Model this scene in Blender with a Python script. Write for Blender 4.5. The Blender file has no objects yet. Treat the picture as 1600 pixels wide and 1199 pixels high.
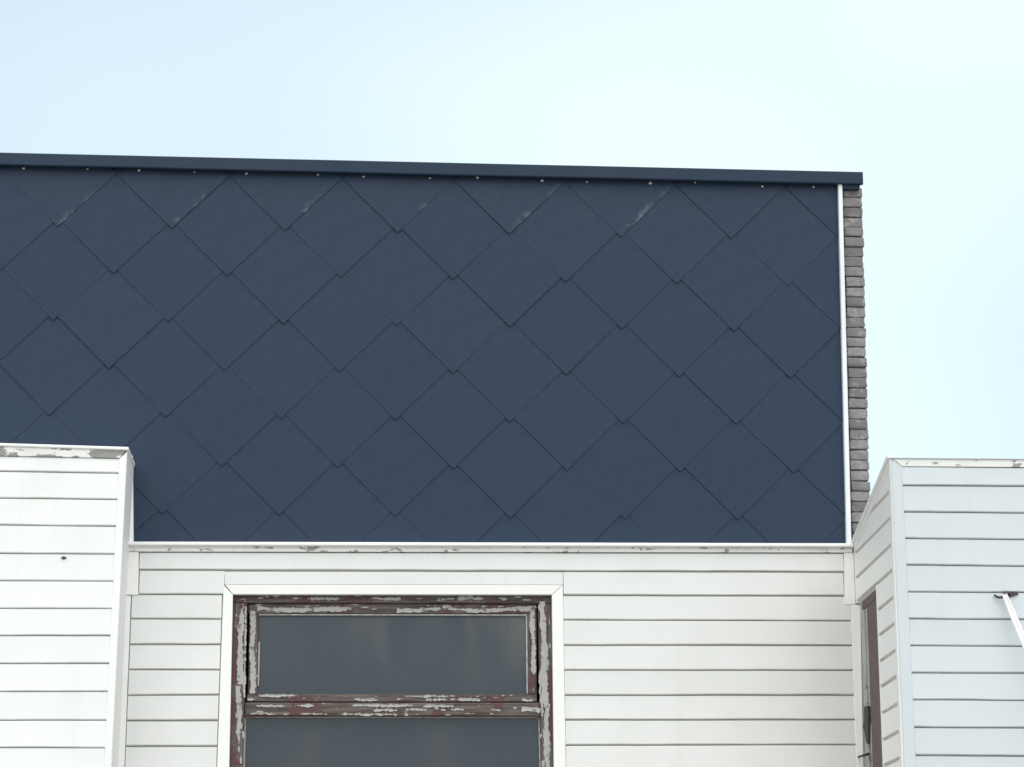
import bpy, bmesh, math, random
from mathutils import Matrix, Vector
R = math.radians
random.seed(7)
scene = bpy.context.scene
C = scene.collection

# ------------------------------------------------------------------ camera
FOC, PITCH, ROLL, CAMZ = 3770.0, 0.24, -0.002256, 1.6
cp, sp, cr, sr = math.cos(PITCH), math.sin(PITCH), math.cos(ROLL), math.sin(ROLL)
FW = Vector((0, cp, sp)); UP0 = Vector((0, -sp, cp)); RT0 = Vector((1, 0, 0))
RT = RT0 * cr + UP0 * sr; UP = -RT0 * sr + UP0 * cr
cam = bpy.data.cameras.new('camera'); cam_o = bpy.data.objects.new('camera', cam); C.objects.link(cam_o)
cam.sensor_width = 36.0; cam.lens = 36.0 * FOC / 1600.0; cam.clip_start = 0.1; cam.clip_end = 2000
m = Matrix.Identity(4)
for i in range(3):
    m[i][0], m[i][1], m[i][2] = RT[i], UP[i], -FW[i]
m[2][3] = CAMZ
cam_o.matrix_world = m
scene.camera = cam_o

SKYOFF = 8.7
# ------------------------------------------------------------------ world, sun, exposure
SUN_AZ, SUN_EL = 178.0, 58.0          # azimuth clockwise from the view direction (+Y), elevation
world = bpy.data.worlds.new('World'); scene.world = world; world.use_nodes = True
wn, wl = world.node_tree.nodes, world.node_tree.links
wn.clear()
w_out = wn.new('ShaderNodeOutputWorld'); w_bg = wn.new('ShaderNodeBackground')
sky = wn.new('ShaderNodeTexSky'); sky.sky_type = 'NISHITA'; sky.sun_disc = False
sky.sun_elevation = R(SUN_EL); sky.sun_rotation = R(SUN_AZ)
sky.air_density = 1.0; sky.dust_density = 2.5; sky.ozone_density = 1.0; sky.altitude = 50
tc = wn.new('ShaderNodeTexCoord'); wmap = wn.new('ShaderNodeMapping'); wmap.inputs['Scale'].default_value = (1.6, 1.6, 2.6); wmap.inputs['Location'].default_value = (SKYOFF, 0, 0)
noi = wn.new('ShaderNodeTexNoise'); noi.inputs['Scale'].default_value = 1.3; noi.inputs['Detail'].default_value = 2; noi.inputs['Roughness'].default_value = 0.45
rmp = wn.new('ShaderNodeMapRange'); rmp.inputs['From Min'].default_value = 0.3; rmp.inputs['From Max'].default_value = 0.75
rmp.inputs['To Min'].default_value = 0.42; rmp.inputs['To Max'].default_value = 1.0
mix = wn.new('ShaderNodeMix'); mix.data_type = 'RGBA'
VEIL = 5.6                           # thin high cloud, about as bright as the sky it covers
mix.inputs[7].default_value = (VEIL * 0.84, VEIL * 0.98, VEIL, 1)
wl.new(tc.outputs['Generated'], wmap.inputs['Vector']); wl.new(wmap.outputs[0], noi.inputs['Vector'])
wl.new(noi.outputs['Fac'], rmp.inputs['Value']); wl.new(rmp.outputs[0], mix.inputs[0])
wl.new(sky.outputs[0], mix.inputs[6]); wl.new(mix.outputs[2], w_bg.inputs['Color'])
w_bg.inputs['Strength'].default_value = 0.1
wl.new(w_bg.outputs[0], w_out.inputs[0])

sun = bpy.data.lights.new('sun', 'SUN'); sun.energy = 1.0; sun.angle = R(90.0); sun.color = (1.0, 0.93, 0.84)
sun_o = bpy.data.objects.new('sun', sun); C.objects.link(sun_o)
sd = Vector((math.sin(R(SUN_AZ)) * math.cos(R(SUN_EL)), math.cos(R(SUN_AZ)) * math.cos(R(SUN_EL)), math.sin(R(SUN_EL))))
sun_o.rotation_euler = sd.to_track_quat('Z', 'Y').to_euler(); sun_o.location = sd * 40

vs = scene.view_settings
vs.view_transform = 'Standard'; vs.look = 'None'; vs.gamma = 1.0; vs.use_curve_mapping = False; vs.exposure = 1.05

# ------------------------------------------------------------------ frames: pixel of the photograph -> point on a given real wall plane
class Frame:
    def __init__(s, ox, oy, ang):
        s.o = Vector((ox, oy, 0)); s.x = Vector((math.cos(ang), math.sin(ang), 0)); s.n = Vector((math.sin(ang), -math.cos(ang), 0))
        s.ang = ang
    def pt(s, u, w, z): return s.o + s.x * u + s.n * w + Vector((0, 0, z))
    def px(s, X, Y, w=0.0):
        d = FW * FOC + RT * (X - 800.0) + UP * (599.5 - Y)
        t = ((s.o + s.n * w).dot(s.n)) / d.dot(s.n)
        p = d * t
        return (p - s.o).dot(s.x), p.z + CAMZ
    def poly(s, pts, w=0.0): return [s.px(x, y, w) for x, y in pts]
YAW = 0.0688514
F = Frame(0, 12, YAW)
def lerp(a, b, t): return a + (b - a) * t

# ------------------------------------------------------------------ noise
def h1(i, s=0):
    v = math.sin(i * 127.1 + s * 311.7) * 43758.5453
    return v - math.floor(v)
def n1(x, s=0):
    i = math.floor(x); f = x - i; f = f * f * (3 - 2 * f)
    return lerp(h1(i, s), h1(i + 1, s), f)
def fbm(x, s=0): return (n1(x, s) + 0.5 * n1(x * 2.1, s + 5) + 0.25 * n1(x * 4.3, s + 9)) / 1.75

# ------------------------------------------------------------------ materials
def nodes(name):
    mt = bpy.data.materials.new(name); mt.use_nodes = True
    return mt, mt.node_tree.nodes, mt.node_tree.links, mt.node_tree.nodes['Principled BSDF']
def nz(N, L, scale, detail=4, rough=0.55, vec=None, stretch=None, dist=0.0):
    t = N.new('ShaderNodeTexNoise'); t.inputs['Scale'].default_value = scale; t.inputs['Detail'].default_value = detail
    t.inputs['Roughness'].default_value = rough; t.inputs['Distortion'].default_value = dist
    if vec is None:
        c = N.new('ShaderNodeTexCoord'); vec = c.outputs['Object']
    if stretch:
        mp = N.new('ShaderNodeMapping'); mp.inputs['Scale'].default_value = stretch; L.new(vec, mp.inputs['Vector']); vec = mp.outputs[0]
    L.new(vec, t.inputs['Vector'])
    return t.outputs['Fac']
def ramp(N, L, src, a, b, lo=0.0, hi=1.0):
    r = N.new('ShaderNodeMapRange'); r.inputs['From Min'].default_value = a; r.inputs['From Max'].default_value = b
    r.inputs['To Min'].default_value = lo; r.inputs['To Max'].default_value = hi; L.new(src, r.inputs['Value'])
    return r.outputs[0]
def mixc(N, L, fac, a, b):
    x = N.new('ShaderNodeMix'); x.data_type = 'RGBA'
    for s, v in ((6, a), (7, b)):
        if isinstance(v, tuple): x.inputs[s].default_value = (*v, 1)
        else: L.new(v, x.inputs[s])
    if isinstance(fac, float): x.inputs[0].default_value = fac
    else: L.new(fac, x.inputs[0])
    return x.outputs[2]
def bump(N, L, bsdf, src, strength=0.3, dist=0.002):
    b = N.new('ShaderNodeBump'); b.inputs['Strength'].default_value = strength; b.inputs['Distance'].default_value = dist
    L.new(src, b.inputs['Height']); L.new(b.outputs[0], bsdf.inputs['Normal'])
def math_n(N, L, op, a, b):
    x = N.new('ShaderNodeMath'); x.operation = op
    for i, v in enumerate((a, b)):
        if isinstance(v, (int, float)): x.inputs[i].default_value = v
        else: L.new(v, x.inputs[i])
    return x.outputs[0]
def objrand(N): return N.new('ShaderNodeObjectInfo').outputs['Random']

def white_paint(name, col, dirt=(0.50, 0.49, 0.45), amount=0.25, rough=0.5):
    mt, N, L, B = nodes(name)
    cloud = ramp(N, L, nz(N, L, 2.2, 6, 0.6), 0.45, 0.8, 0, amount)
    streak = ramp(N, L, nz(N, L, 9, 5, 0.6, stretch=(1.0, 1.0, 0.07)), 0.55, 0.85, 0, amount * 0.9)
    speck = ramp(N, L, nz(N, L, 60, 3, 0.6), 0.71, 0.76, 0, 0.5)
    f = math_n(N, L, 'MAXIMUM', math_n(N, L, 'ADD', cloud, streak), speck)
    base = mixc(N, L, ramp(N, L, objrand(N), 0, 1, 0, 1), col, tuple(c * 0.95 for c in col))
    L.new(mixc(N, L, f, base, dirt), B.inputs['Base Color'])
    B.inputs['Roughness'].default_value = rough
    bump(N, L, B, nz(N, L, 35, 4, 0.6, stretch=(0.25, 0.25, 1)), 0.12, 0.003)
    return mt
def peeling(name, paint, wood, wood2, thr, scale, stretch, amount=1.0, gs=(0.15, 1, 2.2)):
    mt, N, L, B = nodes(name)
    n = nz(N, L, scale, 5, 0.6, stretch=stretch, dist=0.4)
    msk = ramp(N, L, n, thr, thr + 0.02, 0, amount)
    grain = nz(N, L, 30, 5, 0.65, stretch=gs)
    wc = mixc(N, L, ramp(N, L, grain, 0.35, 0.65), wood, wood2)
    pc = mixc(N, L, ramp(N, L, nz(N, L, 5, 5), 0.45, 0.8, 0, 0.35), paint, tuple(c * 0.62 for c in paint))
    L.new(mixc(N, L, msk, pc, wc), B.inputs['Base Color'])
    B.inputs['Roughness'].default_value = 0.7
    hh = math_n(N, L, 'SUBTRACT', math_n(N, L, 'MULTIPLY', grain, 0.3), msk)
    bump(N, L, B, hh, 0.6, 0.003)
    return mt

M = {}
M['white'] = white_paint('white_paint_cladding', (0.745, 0.745, 0.73))
M['white_left'] = white_paint('bright_white_paint_cladding', (0.83, 0.835, 0.825), amount=0.2)
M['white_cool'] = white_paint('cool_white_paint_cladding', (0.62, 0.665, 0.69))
M['trim'] = white_paint('white_trim_paint', (0.87, 0.86, 0.84), amount=0.12)
M['cream'] = white_paint('cream_white_paint', (0.88, 0.865, 0.835), amount=0.12)
M['fascia_worn'] = peeling('worn_white_fascia', (0.80, 0.79, 0.77), (0.22, 0.22, 0.20), (0.34, 0.33, 0.31), 0.485, 15, (0.5, 1, 1.5))
M['fascia'] = peeling('chipped_white_fascia', (0.80, 0.79, 0.77), (0.24, 0.23, 0.22), (0.36, 0.35, 0.33), 0.595, 24, (0.6, 1, 1.2))
M['brownwood'] = peeling('weathered_red_brown_wood', (0.095, 0.045, 0.045), (0.042, 0.030, 0.026), (0.15, 0.118, 0.105), 0.42, 9, (0.6, 1, 0.6))
M['brownwood_v'] = peeling('weathered_red_brown_upright', (0.10, 0.045, 0.045), (0.042, 0.030, 0.026), (0.15, 0.118, 0.105), 0.44, 9, (0.6, 1, 0.35), gs=(2.2, 1, 0.12))
M['brownwood2'] = peeling('weathered_dark_brown_wood', (0.12, 0.075, 0.070), (0.07, 0.055, 0.05), (0.13, 0.105, 0.10), 0.5, 8, (1, 1, 0.25), gs=(2.5, 2.5, 0.1))
M['flake'] = peeling('flaking_grey_white_paint', (0.40, 0.39, 0.38), (0.13, 0.11, 0.10), (0.25, 0.23, 0.21), 0.60, 30, (1, 1, 1))

def slate_mat(name, scuffed):
    mt, N, L, B = nodes(name)
    r = objrand(N)
    base = mixc(N, L, r, (0.0195, 0.0345, 0.0690), (0.0215, 0.0370, 0.0705))
    n = ramp(N, L, nz(N, L, 3.0, 5, 0.6), 0.35, 0.75, 0, 0.15)
    c = mixc(N, L, n, base, (0.0225, 0.037, 0.063))
    fine = ramp(N, L, nz(N, L, 160, 3, 0.7), 0.4, 0.8, 0, 0.22)
    c = mixc(N, L, fine, c, (0.035, 0.05, 0.076))
    dust = ramp(N, L, nz(N, L, 40, 4, 0.75), 0.70, 0.80, 0, 0.10)
    c = mixc(N, L, dust, c, (0.35, 0.36, 0.37))
    if scuffed:                       # pale scrape marks beside the lower right edge of each cut top-row slate
        g = N.new('ShaderNodeTexCoord'); s = N.new('ShaderNodeSeparateXYZ'); L.new(g.outputs['Object'], s.inputs[0])
        d = math_n(N, L, 'SUBTRACT', math_n(N, L, 'ADD', s.outputs[2], 0.2907), s.outputs[0])   # height above the "/" edge
        near = ramp(N, L, d, 0.0, 0.05, 1, 0)
        side = ramp(N, L, s.outputs[0], -0.01, 0.02, 0, 1)
        low = ramp(N, L, s.outputs[0], 0.10, 0.2, 1, 0.35)
        oi = N.new('ShaderNodeObjectInfo'); va = N.new('ShaderNodeVectorMath'); va.operation = 'ADD'
        L.new(g.outputs['Object'], va.inputs[0]); L.new(oi.outputs['Location'], va.inputs[1])
        blot = ramp(N, L, nz(N, L, 11, 6, 0.8, vec=va.outputs[0]), 0.50, 0.72, 0, 1)
        f = math_n(N, L, 'MULTIPLY', math_n(N, L, 'MULTIPLY', near, side), math_n(N, L, 'MULTIPLY', low, blot))
        c = mixc(N, L, math_n(N, L, 'MULTIPLY', f, ramp(N, L, r, 0.1, 0.9, 0.12, 0.55)), c, (0.42, 0.44, 0.46))
    L.new(c, B.inputs['Base Color'])
    L.new(ramp(N, L, nz(N, L, 18, 4), 0.3, 0.7, 0.42, 0.6), B.inputs['Roughness'])
    B.inputs['Specular IOR Level'].default_value = 0.22
    bump(N, L, B, nz(N, L, 90, 5, 0.7), 0.10, 0.002)
    return mt
M['slate'] = slate_mat('blue_grey_slate', False)
M['slate_scuffed'] = slate_mat('scuffed_blue_grey_slate', True)

def plain(name, col, rough=0.5, metal=0.0, var=0.12, scale=12):
    mt, N, L, B = nodes(name)
    f = ramp(N, L, nz(N, L, scale, 5, 0.6), 0.35, 0.7, 0, 1)
    L.new(mixc(N, L, f, col, tuple(c * (1 - 2 * var) for c in col)), B.inputs['Base Color'])
    B.inputs['Roughness'].default_value = rough; B.inputs['Metallic'].default_value = metal
    bump(N, L, B, nz(N, L, scale * 6, 4), 0.1, 0.002)
    return mt
M['coping'] = plain('blue_grey_coated_metal', (0.0165, 0.032, 0.062), 0.52, 0.0, 0.06, 4)
M['coping'].node_tree.nodes['Principled BSDF'].inputs['Specular IOR Level'].default_value = 0.25
M['backing'] = plain('bituminous_backing', (0.03, 0.033, 0.04), 0.9)
M['strip'] = plain('white_coated_metal_strip', (0.80, 0.82, 0.86), 0.4, 0, 0.05, 5)
M['mortar'] = plain('dark_grey_mortar', (0.105, 0.098, 0.096), 0.95, 0, 0.25, 40)
M['nail'] = plain('pale_nail_head', (0.70, 0.70, 0.64), 0.35, 0, 0.1)
M['groove'] = white_paint('weathered_white_backing', (0.66, 0.64, 0.60), amount=0.4)
M['iron'] = plain('dark_rusty_iron', (0.065, 0.055, 0.052), 0.75, 0, 0.3, 40)
M['rod'] = peeling('worn_white_rod_paint', (0.84, 0.83, 0.82), (0.24, 0.22, 0.21), (0.4, 0.38, 0.36), 0.64, 40, (1, 1, 1))
M['roof'] = plain('grey_roofing', (0.16, 0.16, 0.16), 0.9)
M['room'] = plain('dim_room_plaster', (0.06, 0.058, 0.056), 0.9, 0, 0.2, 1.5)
M['putty'] = plain('old_white_putty', (0.50, 0.49, 0.47), 0.7, 0, 0.25, 30)

def brick_mat():
    mt, N, L, B = nodes('grey_brown_brick')
    c = mixc(N, L, objrand(N), (0.17, 0.158, 0.16), (0.32, 0.30, 0.305))
    g = N.new('ShaderNodeTexCoord'); oi = N.new('ShaderNodeObjectInfo'); va = N.new('ShaderNodeVectorMath'); va.operation = 'ADD'
    L.new(g.outputs['Object'], va.inputs[0]); L.new(oi.outputs['Location'], va.inputs[1])
    n = nz(N, L, 30, 5, 0.65, vec=va.outputs[0])
    c = mixc(N, L, ramp(N, L, n, 0.35, 0.7, 0, 0.8), c, (0.16, 0.147, 0.15))
    pale = ramp(N, L, nz(N, L, 17, 4, 0.7, vec=va.outputs[0]), 0.58, 0.68, 0, 0.6)
    c = mixc(N, L, pale, c, (0.44, 0.41, 0.38))
    L.new(c, B.inputs['Base Color']); B.inputs['Roughness'].default_value = 0.9
    bump(N, L, B, n, 0.7, 0.006)
    return mt
M['brick'] = brick_mat()

GLASS_Z = F.px(600, 962, 0)[1]
def glass_mat():
    # old single glazing: clear reflective glass under thin grime and painted-in reflections
    mt, N, L, B = nodes('grimy_glass_painted_reflections')
    out = N['Material Output'] if 'Material Output' in N else [x for x in N if x.type == 'OUTPUT_MATERIAL'][0]
    B.inputs['Base Color'].default_value = (0.035, 0.04, 0.048, 1); B.inputs['Roughness'].default_value = 0.06
    B.inputs['IOR'].default_value = 1.52
    tr = N.new('ShaderNodeBsdfTransparent'); tr.inputs[0].default_value = (0.75, 0.8, 0.8, 1)
    gl = N.new('ShaderNodeBsdfGlossy'); gl.inputs['Roughness'].default_value = 0.05; gl.inputs['Color'].default_value = (0.93, 0.96, 1, 1)
    fr = N.new('ShaderNodeFresnel'); fr.inputs['IOR'].default_value = 1.52
    mg = N.new('ShaderNodeMixShader'); f2 = math_n(N, L, 'MULTIPLY', fr.outputs[0], 1.3)
    L.new(f2, mg.inputs[0]); L.new(tr.outputs[0], mg.inputs[1]); L.new(gl.outputs[0], mg.inputs[2])
    df = N.new('ShaderNodeBsdfDiffuse')
    n1_ = nz(N, L, 3.4, 3, 0.5, stretch=(1.0, 1, 0.55)); n2 = nz(N, L, 40, 4, 0.7)
    # reflections painted into the upper pane as pale vertical streaks, fading downwards
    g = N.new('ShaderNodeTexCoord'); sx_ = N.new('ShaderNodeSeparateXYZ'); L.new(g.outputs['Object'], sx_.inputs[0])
    refl = math_n(N, L, 'MULTIPLY', ramp(N, L, sx_.outputs[2], GLASS_Z - 0.32, GLASS_Z, 0, 1), ramp(N, L, nz(N, L, 5.2, 3, 0.5, stretch=(1, 1, 0.16)), 0.38, 0.66))
    refl = math_n(N, L, 'MULTIPLY', refl, ramp(N, L, sx_.outputs[0], -0.75, -0.2, 0.15, 1.0))
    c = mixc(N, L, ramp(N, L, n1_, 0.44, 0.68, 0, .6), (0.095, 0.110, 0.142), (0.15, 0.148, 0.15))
    c = mixc(N, L, refl, c, (0.34, 0.32, 0.27))
    L.new(c, df.inputs[0])
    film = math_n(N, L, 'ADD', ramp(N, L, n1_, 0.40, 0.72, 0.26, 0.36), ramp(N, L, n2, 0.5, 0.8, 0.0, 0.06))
    film = math_n(N, L, 'ADD', film, math_n(N, L, 'MULTIPLY', refl, 0.16))
    spot = ramp(N, L, nz(N, L, 75, 2, 0.5), 0.775, 0.79, 0, 0.5)
    mx = N.new('ShaderNodeMixShader'); L.new(math_n(N, L, 'ADD', film, spot), mx.inputs[0])
    L.new(mg.outputs[0], mx.inputs[1]); L.new(df.outputs[0], mx.inputs[2])
    L.new(mx.outputs[0], out.inputs['Surface'])
    return mt
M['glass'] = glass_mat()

def ground_mat():
    mt, N, L, B = nodes('pale_gravel_ground')
    f = ramp(N, L, nz(N, L, 0.6, 6, 0.6), 0.35, 0.7, 0, 1); g = nz(N, L, 60, 4, 0.7)
    c = mixc(N, L, f, (0.40, 0.375, 0.34), (0.46, 0.43, 0.39))
    L.new(mixc(N, L, ramp(N, L, g, 0.4, 0.7, 0, 0.5), c, (0.2, 0.19, 0.18)), B.inputs['Base Color'])
    B.inputs['Roughness'].default_value = 0.95
    bump(N, L, B, g, 0.6, 0.02)
    return mt
M['ground'] = ground_mat()

# ------------------------------------------------------------------ object helpers
class Thing:
    def __init__(s, name, label, cat, loc, ang=0.0, group=None):
        s.o = bpy.data.objects.new(name, None); C.objects.link(s.o)
        s.o.empty_display_size = 0.2
        s.m = Matrix.Translation(loc) @ Matrix.Rotation(ang, 4, 'Z'); s.inv = s.m.inverted()
        s.o.matrix_world = s.m
        s.o['label'] = label; s.o['category'] = cat
        if group: s.o['group'] = group
def link(name, me, mat, thing=None, parent=None, smooth=False):
    o = bpy.data.objects.new(name, me); C.objects.link(o)
    if mat and not me.materials: me.materials.append(M[mat])
    p = parent if parent is not None else (thing.o if thing else None)
    if p is not None: o.parent = p
    if smooth:
        for f in me.polygons: f.use_smooth = True
    return o
def mesh(name, verts, faces):
    me = bpy.data.meshes.new(name); me.from_pydata([tuple(v) for v in verts], [], faces)
    bm = bmesh.new(); bm.from_mesh(me); bmesh.ops.recalc_face_normals(bm, faces=bm.faces); bm.to_mesh(me); bm.free()
    me.update(); return me
def inset(poly, c):
    n = len(poly); out = []
    area = sum(poly[i][0] * poly[(i + 1) % n][1] - poly[(i + 1) % n][0] * poly[i][1] for i in range(n))
    sg = 1 if area > 0 else -1
    for i in range(n):
        a, b, d = Vector(poly[i - 1]), Vector(poly[i]), Vector(poly[(i + 1) % n])
        e1 = (b - a).normalized(); e2 = (d - b).normalized()
        n1v = Vector((-e1.y, e1.x)) * sg; n2v = Vector((-e2.y, e2.x)) * sg
        k = n1v + n2v; k = k / max(0.25, (1 + n1v.dot(n2v)))
        out.append(tuple(b + k * c))
    return out
def prism_data(frame, poly, w0, w1, ch=0.0015):
    """closed prism of a convex (u,z) polygon between outward offsets w0 (back) and w1 (front), front edge chamfered"""
    n = len(poly); V = []; Fc = []
    rings = [(poly, w0), (poly, w1 - ch), (inset(poly, ch), w1)] if ch > 0 else [(poly, w0), (poly, w1)]
    for pl, w in rings:
        for i, (u, z) in enumerate(pl):
            ww = w[i] if isinstance(w, (list, tuple)) else w
            V.append(frame.pt(u, ww, z))
    for r in range(len(rings) - 1):
        for i in range(n):
            j = (i + 1) % n; Fc.append((r * n + i, r * n + j, (r + 1) * n + j, (r + 1) * n + i))
    Fc.append(tuple(range(n))[::-1]); Fc.append(tuple((len(rings) - 1) * n + i for i in range(n)))
    return V, Fc
def prism(thing, name, mat, frame, poly, w0, w1, ch=0.0015, parent=None):
    V, Fc = prism_data(frame, poly, w0, w1, ch)
    return link(name, mesh(name, [thing.inv @ v for v in V], Fc), mat, thing, parent)
def clip(poly, a, b, c):
    """keep a*u + b*z <= c"""
    out = []
    for i in range(len(poly)):
        p, q = poly[i], poly[(i + 1) % len(poly)]
        dp, dq = a * p[0] + b * p[1] - c, a * q[0] + b * q[1] - c
        if dp <= 0: out.append(p)
        if (dp < 0 < dq) or (dq < 0 < dp):
            t = dp / (dp - dq); out.append((lerp(p[0], q[0], t), lerp(p[1], q[1], t)))
    return out
def line_abc(p, q):
    """half plane below the line p->q (p left of q): z <= line"""
    k = (q[1] - p[1]) / (q[0] - p[0]); return (-k, 1.0, p[1] - k * p[0])
def board(thing, frame, uL, uR, zbL, ztL, zbR, ztR, wf, wb, mat, seed, parent=None, wave=0.0019, name='board'):
    """lap board with a rounded, slightly wavering lower edge"""
    n = max(3, int((uR - uL) / 0.09)); V = []; Fc = []
    for i in range(n + 1):
        t = i / n; u = lerp(uL, uR, t); zb = lerp(zbL, zbR, t); zt = lerp(ztL, ztR, t)
        zb += (fbm(u * 3.1, seed) - 0.5) * 2.2 * wave + (n1(u * 14, seed + 3) - 0.5) * wave; zt += (fbm(u * 2.3, seed + 31) - 0.5) * wave
        dw = (fbm(u * 1.3, seed + 77) - 0.5) * 0.003
        for z, w in ((zb, wb), (zb, wf - 0.003), (zb + 0.0015, wf + 0.0012), (zb + 0.005, wf + 0.0035), (lerp(zb, zt, 0.5), wf + 0.001), (zt - 0.004, wf - 0.001), (zt, wf - 0.004), (zt, wb)):
            V.append(thing.inv @ frame.pt(u, w + (dw if w > wb else 0), z))
    k = 8
    for i in range(n):
        for j in range(k):
            a, b = i * k + j, i * k + (j + 1) % k; Fc.append((a, b, b + k, a + k))
    Fc.append(tuple(range(k))); Fc.append(tuple(n * k + j for j in range(k))[::-1])
    return link(name, mesh(name, V, Fc), mat, thing, parent)
def xat(p, q, y):
    return p[0] + (q[0] - p[0]) * (y - p[1]) / (q[1] - p[1])

# ================================================================== GROUND
gv = [(-400, -400, 0), (400, -400, 0), (400, 400, 0), (-400, 400, 0)]
g = link('ground', mesh('ground', gv, [(0, 1, 2, 3)]), 'ground'); g['kind'] = 'structure'

# ================================================================== SLATE WALL
DU, DV, U0, V0 = 0.581428, 0.249209, -2.33694, 3.731974 + CAMZ
TH = Thing('slate_wall', 'tall wall of dark blue-grey diamond slates above the white cladding', 'wall', F.pt(0, 0, 0), YAW)
W_CAP = 0.085
cop_b0, cop_b1 = F.px(0, 256, 0.06), F.px(1313, 285.5, 0.06)
cop_t0, cop_t1 = F.px(0, 237, 0.06), F.px(1350, 267.5, 0.06)
def ext(p, q, u): return p[1] + (q[1] - p[1]) * (u - p[0]) / (q[0] - p[0])
UL, UR = -4.6, F.px(1349, 270, 0.06)[0]
strip_t, strip_b = F.px(1311, 288, 0.02), F.px(1326.5, 848, 0.02)
ZB = F.px(800, 848, W_CAP)[1] - 0.06
top_line = line_abc((UL, ext(cop_b0, cop_b1, UL) + 0.02), (UR, ext(cop_b0, cop_b1, UR) + 0.02))
# solid body behind the slates
u_s = strip_b[0]
prism(TH, 'wall_core', 'backing', F, [(UL, ZB - 0.1), (u_s, ZB - 0.1), (u_s, ext(cop_b0, cop_b1, u_s) + 0.03), (UL, ext(cop_b0, cop_b1, UL) + 0.03)], -5.0, -0.018, 0)
HD = DU / 2
TILT = 0.0145
sharedS = {}
def slate_piece(tip_u, tip_z, top_row, k):
    cu, cz = tip_u, tip_z + HD
    sq = [(-0.0035, -HD + 0.0035), (0.0035, -HD + 0.0035), (HD - 0.002, 0), (0, HD - 0.001), (-HD + 0.002, 0)]
    ab = [(cu + a, cz + b) for a, b in sq]
    cl = clip(ab, *top_line)
    cl = clip(cl, -1.0, 0.0, -UL)
    # right edge: line through strip_t, strip_b:  u <= u_line(z)
    kz = (strip_b[0] - strip_t[0]) / (strip_b[1] - strip_t[1])
    cl = clip(cl, 1.0, -kz, strip_t[0] - kz * strip_t[1]) if cl else cl
    cl = clip(cl, 0.0, -1.0, -ZB) if cl else cl
    if len(cl) < 3: return
    us = [p[0] for p in cl]; zs = [p[1] for p in cl]
    if max(us) - min(us) < 0.012 or max(zs) - min(zs) < 0.012: return
    full = len(cl) == 5 and abs(max(zs) - min(zs) - 2 * HD) < 0.012 and abs(max(us) - min(us) - 2 * HD) < 0.01
    key = ('full', top_row, k % 4) if full else None
    if key and key in sharedS: me = sharedS[key]
    else:
        V = []; Fc = []; loc = [(u - cu, z - cz) for u, z in cl]; n = len(loc)
        # subdivide the outline a little so the edges are not ruler straight
        pts = []
        for i in range(n):
            a, b = loc[i], loc[(i + 1) % n]
            L_ = math.hypot(b[0] - a[0], b[1] - a[1]); ns = max(1, int(L_ / 0.08))
            for j in range(ns):
                t = j / ns; ja = (h1(k * 17 + i * 5 + j, 3) - 0.5) * 0.0012 if j else 0
                pts.append((lerp(a[0], b[0], t) + ja, lerp(a[1], b[1], t) + ja))
        n = len(pts)
        def out(u, z): return -TILT * z + 0.004 * (h1(k, 8) - 0.5) * u
        for (u, z) in pts: V.append((u, -(out(u, z) - 0.0031), z))
        for (u, z) in pts: V.append((u, -out(u, z) + 0.0006, z))
        for (u, z) in inset(pts, 0.0008): V.append((u, -out(u, z), z))
        for r in range(2):
            for i in range(n):
                j = (i + 1) % n; Fc.append((r * n + i, r * n + j, (r + 1) * n + j, (r + 1) * n + i))
        Fc.append(tuple(range(n))[::-1]); Fc.append(tuple(2 * n + i for i in range(n)))
        me = mesh('slate', V, Fc)
        if key: sharedS[key] = me
    o = link('slate', me, 'slate_scuffed' if top_row else 'slate', TH)
    jw = random.uniform(0, 0.0022)
    o.location = (cu + random.uniform(-.0022, .0022), -jw, cz + random.uniform(-.0022, .0022))
    o.rotation_euler = (random.uniform(-.0045, .0045), random.uniform(-.0035, .0035), random.uniform(-.006, .006))
k = 0
for r in range(0, 11):
    for c in range(-5, 9):
        k += 1
        tu = U0 + (c + (0.5 if r % 2 else 0)) * DU; tz = V0 - r * DV
        # nothing of it would show behind the taller left extension
        if tz + 2 * HD < F.px(100, 693, 0.75)[1] - 0.25 and tu + HD < F.px(190, 760, 0.0)[0]: continue
        slate_piece(tu, tz, r == 0, k)
# nails along the top row
nails = [(37, 262), (137, 263), (217, 265), (304, 268), (385, 270), (497, 272), (568, 275), (672, 277), (746, 276), (847, 281), (917, 283), (1016, 285), (1086, 284), (1191, 290), (1271, 291)]
bm = bmesh.new(); bmesh.ops.create_uvsphere(bm, u_segments=10, v_segments=6, radius=0.0082); nail_me = bpy.data.meshes.new('nail'); bm.to_mesh(nail_me); bm.free()
for f in nail_me.polygons: f.use_smooth = True
for x, y in nails:
    u, z = F.px(x, y + 1.5, 0.0)
    o = link('nail', nail_me, 'nail', TH); o.location = (u, -0.002, z); kk = random.uniform(.6, 1.05); o.scale = (kk, 0.6, kk * random.uniform(.7, 1))
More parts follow.
